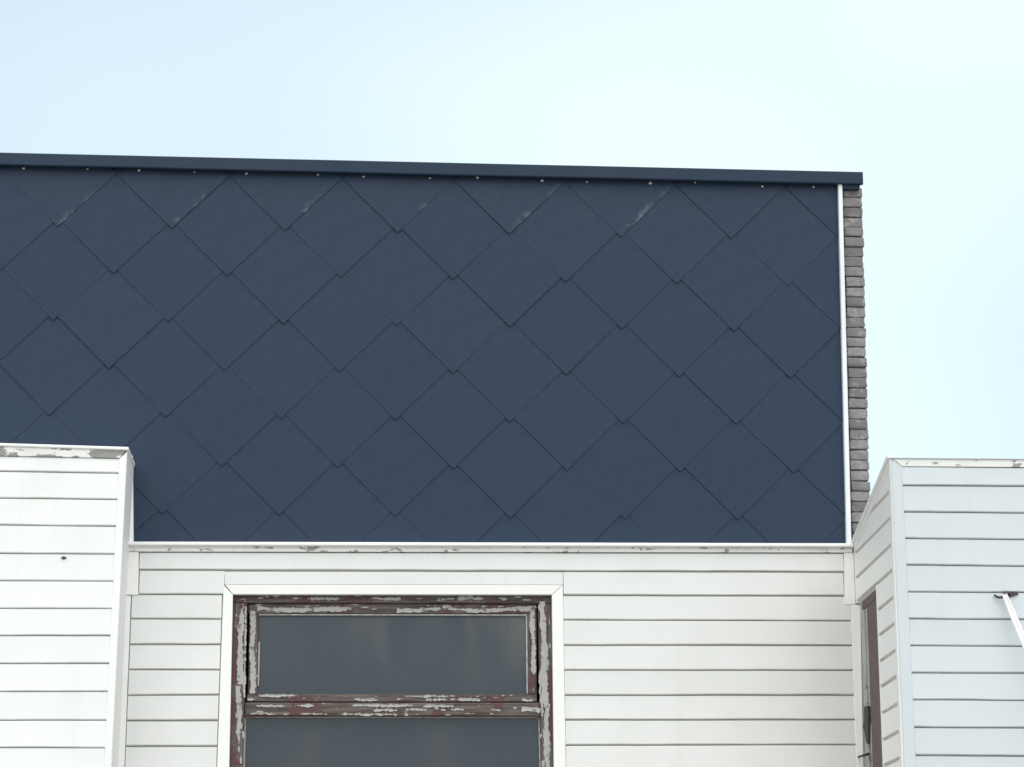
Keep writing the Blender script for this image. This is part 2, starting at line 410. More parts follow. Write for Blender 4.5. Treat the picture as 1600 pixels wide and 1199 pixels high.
# coping
ul, ur = UL, UR
tl, tr = ext(cop_t0, cop_t1, ul), ext(cop_t0, cop_t1, ur); bl, br = ext(cop_b0, cop_b1, ul), ext(cop_b0, cop_b1, ur)
n = 40; V = []; Fc = []
for i in range(n + 1):
    t = i / n; u = lerp(ul, ur, t); zt = lerp(tl, tr, t); zb = lerp(bl, br, t) + (fbm(u * 2.0, 4) - 0.5) * 0.004; dw = (fbm(u * 1.1, 8) - 0.5) * 0.005
    for z, w in ((zt - 0.006, -0.35), (zt, -0.33), (zt, 0.044 + dw), (zt - 0.004, 0.048 + dw), (zb + 0.005, 0.048 + dw), (zb, 0.045 + dw), (zb, 0.025), (zb + 0.012, 0.023), (zt - 0.018, 0.020), (zt - 0.018, -0.35)):
        V.append(TH.inv @ F.pt(u, w, z))
for i in range(n):
    for j in range(10):
        a, b = i * 10 + j, i * 10 + (j + 1) % 10; Fc.append((a, b, b + 10, a + 10))
Fc.append(tuple(range(10))); Fc.append(tuple(n * 10 + j for j in range(10))[::-1])
coping = link('roof_edge_trim', mesh('roof_edge_trim', V, Fc), 'coping', TH)
coping['label'] = 'dark blue-grey metal trim along the roof edge'
e = F.poly([(1312, 284.5), (1346, 286), (1343.5, 294.5), (1314, 294.5)], 0.03)
prism(TH, 'trim_end', 'coping', F, [(e[0][0], e[0][1] + 0.02), (e[1][0], e[1][1] + 0.02), e[2], e[3]], -0.3, 0.028, 0.002)
prism(TH, 'roof', 'roof', F, [(UL, ext(cop_b0, cop_b1, UL) + 0.032), (u_s, ext(cop_b0, cop_b1, u_s) + 0.032), (u_s, ext(cop_b0, cop_b1, u_s) + 0.04), (UL, ext(cop_b0, cop_b1, UL) + 0.04)], -5, -0.36, 0)
# white edge strip
s = F.poly([(1310.2, 287), (1316.6, 287), (1331, 850), (1323.4, 850)], 0.035)
o = prism(TH, 'edge_strip', 'strip', F, s, -0.02, 0.03, 0.003); o['label'] = 'thin white strip beside the bricks'

# ================================================================== BRICK WALL
bl0, br0 = F.px(1317.5, 293, -0.02), F.px(1346.5, 293, -0.02); bb = F.px(1332.5, 850, -0.02); bbr = F.px(1361, 850, -0.02)
BT = Thing('brick_wall', 'narrow edge of a grey-brown brick wall right of the slates', 'wall', F.pt(lerp(bl0[0], br0[0], .5), -0.02, 0), YAW)
zb_, ub_ = bb[1], bb[0]
def bu(z):
    t = (bl0[1] - z) / (bl0[1] - zb_); return lerp(bl0[0], ub_, t), lerp(br0[0], bbr[0], t)
zlow = F.px(1340, 1010, -0.02)[1]
a0, a1 = bu(bl0[1]), bu(0.02)
prism(BT, 'mortar_core', 'mortar', F, [(a1[0] + .004, 0.0), (a1[1] - .009, 0.0), (a0[1] - .009, bl0[1] + .01), (a0[0] + .004, bl0[1] + .01)], -5, -0.031, 0)
variants = []
for v in range(6):
    rr = random.Random(100 + v)
    bm = bmesh.new(); bmesh.ops.create_cube(bm, size=1.0)
    bmesh.ops.scale(bm, vec=(0.094, 0.20, 0.0488), verts=bm.verts)
    bmesh.ops.bevel(bm, geom=bm.edges[:], offset=0.0036, segments=2, affect='EDGES', profile=0.6)
    bmesh.ops.subdivide_edges(bm, edges=[ed for ed in bm.edges if ed.calc_length() > 0.03], cuts=2, use_grid_fill=True)
    for vt in bm.verts:
        vt.co += Vector((rr.uniform(-1, 1) * .0022, rr.uniform(-1, 1) * .002, rr.uniform(-1, 1) * .0018))
    me = bpy.data.meshes.new('brick'); bm.to_mesh(me); bm.free(); me.materials.append(M['brick'])
    for f in me.polygons: f.use_smooth = True
    variants.append(me)
COURSE = 0.0545; z = bl0[1] - COURSE / 2; i = 0
while z > zlow:
    a, b = bu(z); me = variants[i % 6]
    o = link('brick', me, None, BT)
    p = BT.inv @ F.pt((a + b) / 2 + random.uniform(-.0014, .0014), -0.022 - 0.1 + random.uniform(-.003, .003), z)
    o.location = p; o.scale = ((b - a) / 0.094 * random.uniform(.985, 1.025), 1, random.uniform(.95, 1.04))
    o.rotation_euler = (random.uniform(-.02, .02), random.uniform(-.018, .018), random.uniform(-.03, .03))
    z -= COURSE; i += 1

# ================================================================== MIDDLE CLAD WALL
WM = 0.05
MT = Thing('clad_wall', 'white board-clad wall with the peeling window, directly under the slates', 'wall', F.pt(F.px(770, 1000, WM)[0], WM, 0), YAW)
GAP = 0.98
YB = 1500                                     # boards go on below the photograph down to here
lin_l = [863, 891, 928.6, 966.9, 1007, 1046.6, 1086.4, 1126.2, 1166.5]     # grooves at x = 210
lin_r = [864.5, 894.3, 931.6, 970.4, 1008.7, 1047.6, 1086.4, 1124.8, 1164]  # grooves at x = 1320
while lin_l[-1] < YB: lin_l.append(lin_l[-1] + 40.3); lin_r.append(lin_r[-1] + 39.2)
WIN_L = ((364.5, 929), (358.5, 1199)); WIN_R = ((861.5, 929), (865, 1199)); WIN_T = 929.0
YS = 1560.0                                   # window sill, below the photograph
def yline(i, x): return lerp(lin_l[i], lin_r[i], (x - 210) / 1110.0)
def mid_board(i, xLt, xLb, xRt, xRb, seed):
    # board between groove i and i+1, ends given at top and bottom in pixels
    xL, xR = (xLt + xLb) / 2, (xRt + xRb) / 2
    g0 = GAP * random.uniform(.75, 1.2); g1 = GAP * random.uniform(.75, 1.2)
    a = F.px(xL, yline(i, xL) + g0, WM); b = F.px(xL, yline(i + 1, xL) - g1, WM)
    c = F.px(xR, yline(i, xR) + g0, WM); d = F.px(xR, yline(i + 1, xR) - g1, WM)
    board(MT, F, (a[0] + b[0]) / 2, (c[0] + d[0]) / 2, b[1], a[1], d[1], c[1], WM + random.uniform(-.001, .0015), WM - 0.02, 'white', seed)
trimL = ((347, 929), (339, 1167)); trimR = ((880, 931), (884, 1167))
for i in range(len(lin_l) - 1):
    ym = (lin_l[i] + lin_l[i + 1]) / 2
    xl = 218 if i < 2 else xat((205, 967), (197, 1166), ym)
    xr = 1318 if i < 2 else xat((1329, 970), (1337.5, 1164), ym)
    if ym < 900: mid_board(i, xl, xl, xr, xr, i * 7 + 1)
    elif ym < 929:
        mid_board(i, xl, xl, 350.5, 350.5, i * 7 + 1); mid_board(i, 880.5, 880.5, xr, xr, i * 7 + 2)
    else:
        l = xat(*trimL, ym); r_ = xat(*trimR, ym)
        mid_board(i, xl, xl, l, l, i * 7 + 1); mid_board(i, r_, r_, xr, xr, i * 7 + 2)
# sheathing behind the boards, round the window opening
def Pm(x, y, w=WM): return F.px(x, y, w)
wl_t, wl_b = Pm(*WIN_L[0]), Pm(xat(*WIN_L, YS), YS); wr_t, wr_b = Pm(*WIN_R[0]), Pm(xat(*WIN_R, YS), YS)
uL, uR = Pm(150, 1000)[0], Pm(1352, 1000)[0]
ztop = Pm(700, 858)[1]; zwt = wl_t[1]; zws = wl_b[1]
WB = WM - 0.019
prism(MT, 'sheathing', 'groove', F, [(uL, 0), (wl_b[0] - .03, 0), (wl_t[0] - .03, ztop), (uL, ztop)], -0.25, WB, 0)
prism(MT, 'sheathing', 'groove', F, [(wr_b[0] + .03, 0), (uR, 0), (uR, ztop), (wr_t[0] + .03, ztop)], -0.25, WB, 0)
prism(MT, 'sheathing', 'groove', F, [(wl_t[0] - .03, zwt + .03), (wr_t[0] + .03, zwt + .03), (wr_t[0] + .03, ztop), (wl_t[0] - .03, ztop)], -0.25, WB - .0005, 0)
prism(MT, 'sheathing', 'groove', F, [(wl_b[0] - .03, 0), (wr_b[0] + .03, 0), (wr_b[0] + .03, zws), (wl_b[0] - .03, zws)], -0.25, WB - .0005, 0)
# cap and fascia
c = F.poly([(190, 846.3), (1334, 849), (1334, 854.5), (190, 852)], W_CAP)
o = prism(MT, 'cap_flashing', 'trim', F, c, -0.02, W_CAP, 0.004)
f_ = F.poly([(190, 852.2), (1332, 854.7), (1332, 863.2), (190, 861.7)], WM + .012)
o = prism(MT, 'fascia_board', 'fascia', F, f_, WM - .03, WM + .010, 0.002); o['label'] = 'chipped white fascia board under the slates'
# corner trims
prism(MT, 'corner_trim', 'trim', F, F.poly([(190, 863), (217, 863), (216.2, 930), (190, 930)], WM), WM - .03, WM + .006, 0.0015)
prism(MT, 'corner_trim', 'trim', F, F.poly([(1318.6, 864), (1333.5, 864), (1336.5, 945), (1319.2, 945)], WM), WM - .03, WM + .004, 0.0015)
prism(MT, 'corner_trim', 'trim', F, F.poly([(1319.2, 945.6), (1327.6, 945.6), (1328.3, 969.5), (1319.4, 969.5)], WM), WM - .03, WM - .001, 0.0015)
prism(MT, 'corner_trim', 'trim', F, F.poly([(1328.2, 945.8), (1344, 945.8), (1351, 1500), (1352, 1500), (1350.2, 1500)], WM)[:2] + F.poly([(1354, 1500), (1351.5, 1500)], WM), WM - .03, WM + .008, 0.002)
prism(MT, 'corner_trim', 'trim', F, F.poly([(188, 930.8), (204.6, 930.8), (xat((205, 967), (197, 1166), YB) - .4, YB), (165, YB)], WM), WM - .03, WM + .001, 0.0015)
# window casing
prism(MT, 'casing_trim', 'trim', F, F.poly([(351.5, 914), (879.5, 914.5), (862, 929.5), (364.2, 929)], WM), WM - .03, WM + .004, 0.0015)
prism(MT, 'casing_trim', 'white', F, F.poly([(351.0, 893.5), (879.8, 894.5), (879.8, 913.9), (351.0, 913.4)], WM), WM - .03, WM + .0015, 0.001)
lt, lb = xat(*trimL, 914), xat(*trimL, YS)
prism(MT, 'casing_trim', 'trim', F, F.poly([(lt + 1.8, 914.5), (363.8, 929.4), (xat(*WIN_L, YS), YS), (lb + 0.6, YS)], WM), WM - .03, WM + .0035, 0.0015)
rt, rb = xat(*trimR, 914), xat(*trimR, YS)
prism(MT, 'casing_trim', 'trim', F, F.poly([(862.4, 929.8), (rt - .3, 915), (rb - .6, YS), (xat(*WIN_R, YS), YS)], WM), WM - .03, WM + .0035, 0.0015)
prism(MT, 'window_sill', 'trim', F, F.poly([(338, YS), (890, YS), (890, YS + 14), (338, YS + 14)], WM), -0.2, WM + .05, 0.003)

# ---- window
WF = WM - 0.035                               # outer frame face
def rect(x0, y0, x1, y1, w): return F.poly([(x0, y0), (x1, y0), (x1, y1), (x0, y1)], w)
def memb(name, pts, w0, w1, mat, parent=None, ch=0.004): return prism(MT, name, mat, F, F.poly(pts, w1), w0, w1, ch, parent)
xl_ = lambda y: xat((366.5, 930), (360, 1199), y)
xr_ = lambda y: xat((861.5, 930), (865, 1199), y)
win = memb('window', [(362, 928), (864, 928.6), (864, 942.5), (364, 942)], WF - .10, WF, 'brownwood')
win['label'] = 'large fixed window with peeling red-brown wooden frame and small upper vent'
fl = [(xl_(942) - 5, 942.3), (386.5, 942.3), (xat((386.5, 942), (379.5, 1199), YS), YS), (xl_(YS) - 5, YS)]
fr_ = [(840.5, 942.8), (xr_(942) + 5, 942.8), (xr_(YS) + 5, YS), (xat((840.5, 942), (846.5, 1199), YS), YS)]
memb('frame_jamb', fl, WF - .10, WF - .001, 'brownwood_v', win); memb('frame_jamb', fr_, WF - .10, WF - .001, 'brownwood_v', win)
# upper sash
WS = WF - 0.020
memb('sash_rail', [(388, 943), (838.5, 943.4), (838.5, 959.3), (388, 958.6)], WS - .05, WS, 'brownwood', win)
memb('sash_rail', [(386, 1085), (839, 1085.5), (839.5, 1097.5), (385.5, 1097)], WS - .05, WS + .012, 'brownwood', win)
memb('sash_stile', [(389.5, 958.8), (403.6, 958.8), (402.2, 1084.7), (387, 1084.7)], WS - .05, WS - .001, 'brownwood_v', win)
memb('sash_stile', [(824, 959.4), (838.3, 959.4), (839.3, 1085.2), (825, 1085.2)], WS - .05, WS - .001, 'brownwood_v', win)
memb('transom', [(383.2, 1097.8), (843.5, 1098.2), (844.2, 1119.5), (382.4, 1119.2)], WF - .10, WF + .006, 'brownwood', win, 0.008)
memb('bottom_rail', [(371, YS - 20), (853, YS - 20), (853, YS - .5), (371, YS - .5)], WF - .10, WF + .002, 'brownwood', win)
WP = WS - 0.026
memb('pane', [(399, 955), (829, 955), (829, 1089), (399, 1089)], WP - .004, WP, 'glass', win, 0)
memb('pane', [(376, 1114), (852, 1114), (852, YS - 15), (370, YS - 15)], WP - .012, WP - .008, 'glass', win, 0)
# putty beads round the panes
memb('putty_bead', [(404.2, 959.4), (823.6, 960), (823.6, 962.3), (404.2, 961.6)], WP + .001, WS - .006, 'putty', win, 0.002)
memb('putty_bead', [(821.6, 962.6), (823.8, 962.6), (825, 1084.5), (822.8, 1084.5)], WP + .001, WS - .006, 'putty', win, 0.001)
memb('putty_bead', [(404.0, 1003), (406.3, 1003), (404.6, 1072), (402.6, 1072)], WP + .001, WS - .006, 'putty', win, 0.001)
memb('putty_bead', [(381.8, 1121), (384.4, 1121), (374, YS - 20), (371.2, YS - 20)], WP - .007, WF - .03, 'putty', win, 0.001)
memb('putty_bead', [(841.2, 1121.5), (843.4, 1121.5), (853, YS - 20), (850.6, YS - 20)], WP - .007, WF - .03, 'putty', win, 0.001)
memb('putty_bead', [(384.8, 1119.8), (841, 1120.2), (841, 1122), (384.8, 1121.5)], WP - .007, WF - .03, 'putty', win, 0.001)

# flaking paint: thin ribbons of old paint with ragged outlines, standing proud of the bare wood
def flakes(thing, frame, name, p0, p1, half, w, seed, cover=0.6, freq=9.0, parent=None, thick=0.0022, off=0.0):
    """ribbon from p0 to p1 (pixels), half width in pixels"""
    a = Vector(frame.px(*p0, w)); b = Vector(frame.px(*p1, w)); d = (b - a); Ln = d.length; d.normalize(); q = Vector((-d.y, d.x))
    hw = half * 0.0032; n = int(Ln / 0.003); V = []; Fc = []; prev = None
    for i in range(n + 1):
        t = i / n; s_ = t * Ln
        cv = 0.26 + 0.5 * cover - fbm(s_ * freq, seed) + (h1(i // 2, seed + 70) - .5) * .05; on = cv > 0; tp = min(1.0, 0.25 + cv / 0.11)
        lo = -hw * (0.35 + 0.75 * fbm(s_ * 16, seed + 11)) ; hi = hw * (0.35 + 0.75 * fbm(s_ * 16, seed + 23))
        lo = lo * tp + (n1(s_ * 95, seed + 2) - 0.5) * 0.0075 * tp; hi = hi * tp + (n1(s_ * 110, seed + 4) - 0.5) * 0.0075 * tp; lo = min(lo, -.0008); hi = max(hi, .0008)
        sh = (fbm(s_ * 5, seed + 41) - 0.5) * hw * 1.0 + off * 0.0032
        if not on: prev = None; continue
        c0 = a + d * s_; lf = thick * (0.5 + 1.3 * fbm(s_ * 12, seed + 50)); base = len(V)
        for (t_, ww) in ((lo, w - 0.0005), (lo, w + lf * 1.5), ((lo + hi) / 2, w + lf * .8), (hi, w + lf * 1.3), (hi, w - 0.0005)):
            p = c0 + q * (t_ + sh); V.append(thing.inv @ frame.pt(p.x, ww, p.y))
        if prev is not None:
            for j in range(4): Fc.append((prev + j, prev + j + 1, base + j + 1, base + j))
        prev = base
    if not Fc: return
    o = link(name, mesh(name, V, Fc), 'flake', thing, parent); o['kind'] = 'stuff'; return o
def fk(p0, p1, half, w, seed, cover=.6, freq=9., off=0.): flakes(MT, F, 'peeling_paint', p0, p1, half, w, seed, cover, freq, win, off=off)
fk((378, 940), (374, 1070), 6.0, WF, 1, .95, 5, 1)            # left jamb
fk((373.5, 1072), (369, 1199), 5.0, WF, 2, .85, 7)
fk((369, 1200), (360, YS), 5.0, WF, 3, .7)
fk((397, 955), (394, 1084), 5.5, WS, 4, 1.0, 4)               # left sash stile
fk((384, 948), (381, 1090), 2.2, WF, 5, .8, 6)
fk((372, 936), (600, 936), 3.0, WF, 6, .42, 7)                # frame head
fk((600, 936), (852, 937), 3.0, WF, 7, .55, 7)
fk((402, 952.5), (620, 953), 4.4, WS, 8, .78, 5)              # sash top rail
fk((620, 953), (832, 953.5), 4.2, WS, 9, .72, 6)
fk((832, 952), (834, 1084), 5.0, WS, 10, .72, 7)              # right sash stile
fk((850, 940), (852.5, 1100), 7.0, WF, 11, 1.0, 4, -1)        # right jamb
fk((852, 1100), (855.5, 1199), 6.0, WF, 12, .98, 4)
fk((856, 1199), (862, YS), 6.0, WF, 13, .8)
fk((843.5, 1050), (848, 1120), 2.4, WF, 14, .9, 5)
for q_, (ya, hh, cvr) in enumerate(((1087.6, 2.3, .58), (1093.2, 2.4, .55))):      # sash bottom rail
    fk((387, ya), (620, ya + .3), hh, WS + .0118, 150 + q_ * 3, cvr, 6 + q_); fk((620, ya + .4), (838, ya + .6), hh * .9, WS + .0118, 180 + q_ * 3, cvr - .12, 10 + q_)
for q_, (ya, hh, cvr) in enumerate(((1102.5, 2.6, .58), (1109, 2.6, .45), (1115.5, 1.8, .55))):      # transom
    fk((392, ya), (620, ya + .6), hh, WF + .0058, 250 + q_ * 3, cvr, 5 + q_); fk((620, ya), (842, ya + .6), hh * .9, WF + .0058, 280 + q_ * 3, cvr - .16, 9 + q_)
fk((815, 1107), (844, 1112), 4.5, WF + .008, 21, 1.2, 3)
# loose chips scattered over rails, head and jambs
def chips(x0, y0, x1, y1, w, n, seed, size=(2.0, 11.0)):
    rr = random.Random(seed); V = []; Fc = []
    for _ in range(n):
        cx, cy = rr.uniform(x0, x1), rr.uniform(y0, y1); L_ = rr.uniform(*size); asp = rr.uniform(.1, .45)
        if x1 - x0 < y1 - y0: ax, ay = L_ * asp, L_
        else: ax, ay = L_, L_ * asp
        ax = min(ax, (x1 - x0) / 2); ay = min(ay, (y1 - y0) / 2); m_ = rr.randint(6, 9); b0 = len(V)
        ring = []
        for q_ in range(m_):
            t_ = 2 * math.pi * q_ / m_; r__ = rr.uniform(.45, 1.0)
            ring.append(F.px(cx + math.cos(t_) * ax * r__, cy + math.sin(t_) * ay * r__, w))
        tl_ = rr.uniform(.0012, .0045)
        for (u, z) in ring: V.append(MT.inv @ F.pt(u, w - .0005, z))
        for (u, z) in ring: V.append(MT.inv @ F.pt(u, w + tl_ * rr.uniform(.5, 1.2), z))
        for q_ in range(m_): Fc.append((b0 + q_, b0 + (q_ + 1) % m_, b0 + m_ + (q_ + 1) % m_, b0 + m_ + q_))
        Fc.append(tuple(b0 + m_ + q_ for q_ in range(m_)))
    o = link('peeling_paint', mesh('peeling_paint', V, Fc), 'flake', MT, None); o.parent = win; o['kind'] = 'stuff'
chips(388, 1099, 842, 1118, WF + .0055, 34, 1, (1.5, 6))
chips(388, 1086, 838, 1096, WS + .0115, 30, 2, (1.2, 4))
chips(370, 931, 858, 940, WF, 30, 3)
chips(392, 945, 836, 957, WS, 26, 4)
chips(367, 945, 381, 1199, WF - .001, 34, 5); chips(845, 945, 860, 1199, WF - .001, 30, 6)
chips(827, 962, 837, 1083, WS - .001, 12, 7, (1.5, 5)); chips(391, 962, 402, 1083, WS - .001, 12, 8, (1.5, 5))
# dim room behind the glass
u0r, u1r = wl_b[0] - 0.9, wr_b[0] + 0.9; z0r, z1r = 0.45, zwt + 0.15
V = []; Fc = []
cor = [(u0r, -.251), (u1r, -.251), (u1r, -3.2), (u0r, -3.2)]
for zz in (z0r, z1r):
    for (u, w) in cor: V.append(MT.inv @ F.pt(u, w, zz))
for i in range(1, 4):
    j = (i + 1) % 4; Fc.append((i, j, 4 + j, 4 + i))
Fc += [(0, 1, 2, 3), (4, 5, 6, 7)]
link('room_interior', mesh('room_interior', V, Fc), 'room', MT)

# ================================================================== LEFT EXTENSION
WLX = 0.38
corner = ((199.0, 705), (174.5, 1199))
LT = Thing('clad_extension', 'tall white board-clad extension on the left, its top fascia badly peeled', 'extension', F.pt(F.px(0, 1000, WLX)[0], WLX, 0), YAW)
ll = [(736.8, 739.6), (778.8, 780.8), (820.5, 822.5), (865, 866), (907.6, 908.2), (951.0, 951.2), (993.6, 993.8), (1037.2, 1037), (1081, 1080.7), (1125.8, 1125.5), (1168.6, 1168.7)]
while ll[-1][0] < YB: ll.append((ll[-1][0] + 43.6, ll[-1][1] + 43.6))
XL = -720.0
def yl(i, x):
    if i < 0: return lerp(712.5, 716, x / 180.0)
    return lerp(ll[i][0], ll[i][1], x / 180.0)
for i in range(-1, len(ll) - 1):
    ym = (yl(i, 180) + yl(i + 1, 180)) / 2; xr = xat((185.5, 739), (164, 1168), ym)
    g0, g1 = GAP * random.uniform(.5, .95), GAP * random.uniform(.5, .95)
    if i == -1: g0 = 0.6
    a, b = F.px(XL, yl(i, XL) + g0, WLX), F.px(XL, yl(i + 1, XL) - g1, WLX); c, d = F.px(xr, yl(i, xr) + g0, WLX), F.px(xr, yl(i + 1, xr) - g1, WLX)
    board(LT, F, a[0], (c[0] + d[0]) / 2, b[1], a[1], d[1], c[1], WLX + random.uniform(-.001, .001), WLX - 0.018, 'white_left', 200 + i * 3)
ucT, ucB = F.px(*corner[0], WLX), F.px(xat(*corner, YB), YB, WLX)
uXL = F.px(XL, 1000, WLX)[0]
def ucz(z): return lerp(ucT[0], ucB[0], (ucT[1] - z) / (ucT[1] - ucB[1]))
ztl, ztr = F.px(XL, lerp(696, 699.5, XL / 200), WLX)[1], F.px(199, 700, WLX)[1]
prism(LT, 'sheathing', 'groove', F, [(uXL, 0), (ucz(0) - .012, 0), (ucz(ztr) - .012, ztr - .004), (uXL, ztl - .004)], -0.02, WLX - 0.0175, 0)
# a knocked-off chip in one board
q = F.poly([(95, 871.5), (99, 869.5), (104, 871), (103, 873.5), (98, 874.5)], WLX)
prism(LT, 'chip_mark', 'mortar', F, q, WLX - .004, WLX + .0035, .0008)
# corner board, front leg and side panel
prism(LT, 'corner_trim', 'trim', F, F.poly([(xat((185.5, 739), (164, 1168), 717), 717), (xat(*corner, 706) - .2, 706.5), (xat(*corner, YB), YB), (xat((185.5, 739), (164, 1168), YB), YB)], WLX), WLX - .02, WLX + .006, 0.003)
side = [(ucz(z), z) for z in (0, ztr)]
V = []; 
for (u, z) in side:
    for (du_, w) in ((-.011, -0.018), (0, -0.018), (0, WLX + .003), (-.0008, WLX + .004), (-.011, WLX - .017)): V.append(LT.inv @ F.pt(u + du_, w, z))
Fc = [(j, (j + 1) % 5, 5 + (j + 1) % 5, 5 + j) for j in range(5)] + [(0, 1, 2, 3, 4), (9, 8, 7, 6, 5)]
link('side_panel', mesh('side_panel', V, Fc), 'trim', LT)
# fascia and cap
fp = F.poly([(XL, lerp(697.4, 704.0, XL / 198)), (197.5, 704.2), (186.0, 716.4), (XL, lerp(712.4, 716.2, XL / 186))], WLX)
o = prism(LT, 'fascia_board', 'fascia_worn', F, fp, WLX - .02, WLX + .005, 0.0015); o['label'] = 'white fascia board with large bare grey patches'
cpp = F.poly([(XL, lerp(692.3, 698.6, XL / 204)), (200.6, 698.6), (200.6, 703.8), (XL, lerp(697.2, 703.8, XL / 204))], WLX + .012)
prism(LT, 'cap_flashing', 'trim', F, cpp, -0.015, WLX + .014, 0.004)
# flashing where the side panel meets the slates
prism(LT, 'wall_flashing', 'trim', F, F.poly([(196, 712), (207.2, 712), (208.4, 850), (196, 850)], 0.03), -0.02, 0.03, 0.002)

# ================================================================== RIGHT EXTENSION
WRX = 1.12
XRR = 1930.0
rc = ((1392.0, 716), (1412.5, 1199))
RTg = Thing('clad_extension', 'pale bluish-white board-clad extension on the right with a sloping-topped side', 'extension', F.pt(F.px(1500, 1000, WRX)[0], WRX, 0), YAW)
rl = [(758.8, 760), (800.4, 801.6), (841.6, 843.6), (883, 885), (925, 926), (967, 968.4), (1008.7, 1010.4), (1051.6, 1052.2), (1093.6, 1094.6), (1136.7, 1137.6), (1180.2, 1181.8)]
while rl[-1][0] < YB: rl.append((rl[-1][0] + 43, rl[-1][1] + 43.2))
def yr(i, x):
    if i < 0: return lerp(729.2, 730.6, (x - 1420) / 180)
    return lerp(rl[i][0], rl[i][1], (x - 1420) / 180.0)
rtrim = ((1409.5, 740), (1430.5, 1180))
for i in range(-1, len(rl) - 1):
    ym = (yr(i, 1420) + yr(i + 1, 1420)) / 2; xl = xat(*rtrim, ym)
    g0, g1 = GAP * random.uniform(.7, 1.05), GAP * random.uniform(.7, 1.05)
    if i == -1: g0 = .6
    a, b = F.px(xl, yr(i, xl) + g0, WRX), F.px(xl, yr(i + 1, xl) - g1, WRX); c, d = F.px(XRR, yr(i, XRR) + g0, WRX), F.px(XRR, yr(i + 1, XRR) - g1, WRX)
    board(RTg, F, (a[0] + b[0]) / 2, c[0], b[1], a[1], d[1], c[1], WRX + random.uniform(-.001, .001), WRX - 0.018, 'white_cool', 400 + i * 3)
rT, rB = F.px(*rc[0], WRX), F.px(xat(*rc, YB), YB, WRX); uXR = F.px(XRR, 1000, WRX)[0]
def urz(z): return lerp(rT[0], rB[0], (rT[1] - z) / (rT[1] - rB[1]))
zrt = F.px(1420, 718, WRX)[1]; zrtR = F.px(XRR, 721, WRX)[1]
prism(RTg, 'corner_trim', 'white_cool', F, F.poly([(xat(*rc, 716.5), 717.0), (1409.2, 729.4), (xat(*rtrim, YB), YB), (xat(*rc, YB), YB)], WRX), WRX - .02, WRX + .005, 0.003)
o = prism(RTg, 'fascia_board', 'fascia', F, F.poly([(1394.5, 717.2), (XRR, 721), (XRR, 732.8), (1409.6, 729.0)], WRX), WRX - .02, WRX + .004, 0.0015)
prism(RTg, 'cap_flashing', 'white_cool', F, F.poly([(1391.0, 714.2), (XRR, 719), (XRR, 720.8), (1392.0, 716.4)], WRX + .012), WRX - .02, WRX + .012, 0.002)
# side wall: its own frame, running from the back corner towards the camera
zc = F.px(1400, 900, WRX)[1]
pf = F.pt(urz(zc), WRX - .001, 0); ub = F.px(1337, 900, WM)[0]; pb = F.pt(ub, WM, 0)
dv = pf - pb; SL = dv.length; ang = math.atan2(dv.y, dv.x)
RF = Frame(pb.x, pb.y, ang)                   # u = 0 at the back corner, u = SL at the front corner
# sloped top of the side wall
pT = RF.px(1391.8, 716, 0); pB = RF.px(1335.5, 851, 0)
slope = ((0.0 - 0.0, pB[1]), (SL, pT[1]))
sl_abc = line_abc((0, pB[1]), (SL, pT[1]))
prism(RTg, 'sheathing', 'groove', F, [(urz(0) + .02, 0), (uXR, 0), (uXR, zrtR - .006), (urz(zrt) + .02, zrt - .006)], WRX - .25, WRX - .0175, 0)
wz_t = RF.px(1368.8, 916, 0)[1]; wu_f = RF.px(1372.5, 1000, 0)[0]; wu_b = RF.px(1348.5, 1100, 0)[0]; wz_b = 1.3
def side_piece(name, poly, w0, w1, mat, ch=.0015, parent=None):
    pl = clip(poly, *sl_abc)
    if len(pl) >= 3: return prism(RTg, name, mat, RF, pl, w0, w1, ch, parent)
ztb = SL - 0.055
gz = [RF.px(x, y, 0)[1] for x, y in [(1393, 764.8), (1393.5, 807), (1394.5, 849.5), (1396.3, 889), (1397.7, 931.9), (1399.6, 973), (1401.2, 1015.1), (1403.8, 1055.6), (1405.2, 1098.6), (1407, 1142), (1409.7, 1183.2)]]
step = (gz[0] - gz[-1]) / 10
zt_prev = gz[0] + step * 1.02; gl = [zt_prev] + gz + [gz[-1] - step * (j + 1) for j in range(8)]
for i in range(len(gl) - 1):
    zt, zb = gl[i] - .009, gl[i + 1] + .009
    for (ua, ub2) in ((0.012, ztb),) if zb > wz_t else (((wu_f + .012, ztb),) if zt < wz_t else ((0.012, wu_b - .005), (wu_f + .012, ztb))):
        if zb < wz_t < zt:
            if ua < .1: ub2 = wu_b
        if ub2 - ua > .02: side_piece('side_board', [(ua, zb), (ub2, zb), (ub2, zt), (ua, zt)], -.018, .002 + random.uniform(-.001, .001), 'cream')
    if zb < wz_t < zt: side_piece('side_board', [(wu_b, wz_t + .004), (wu_f + .011, wz_t + .004), (wu_f + .011, zt), (wu_b, zt)], -.018, .002, 'cream')
side_piece('corner_trim', [(ztb + .001, 0), (SL - .003, 0), (SL - .003, pT[1] + .5), (ztb + .001, pT[1] + .5)], -.02, .006, 'trim', .002)
side_piece('corner_trim', [(0.0, wz_t), (0.0115, wz_t), (.0115, pT[1]), (0.0, pT[1])], -.02, .005, 'trim', .002)
side_piece('casing_trim', [(wu_f + .001, wz_b), (wu_f + .0115, wz_b), (wu_f + .0115, wz_t + .003), (wu_f + .001, wz_t + .003)], -.02, .003, 'cream', .001)
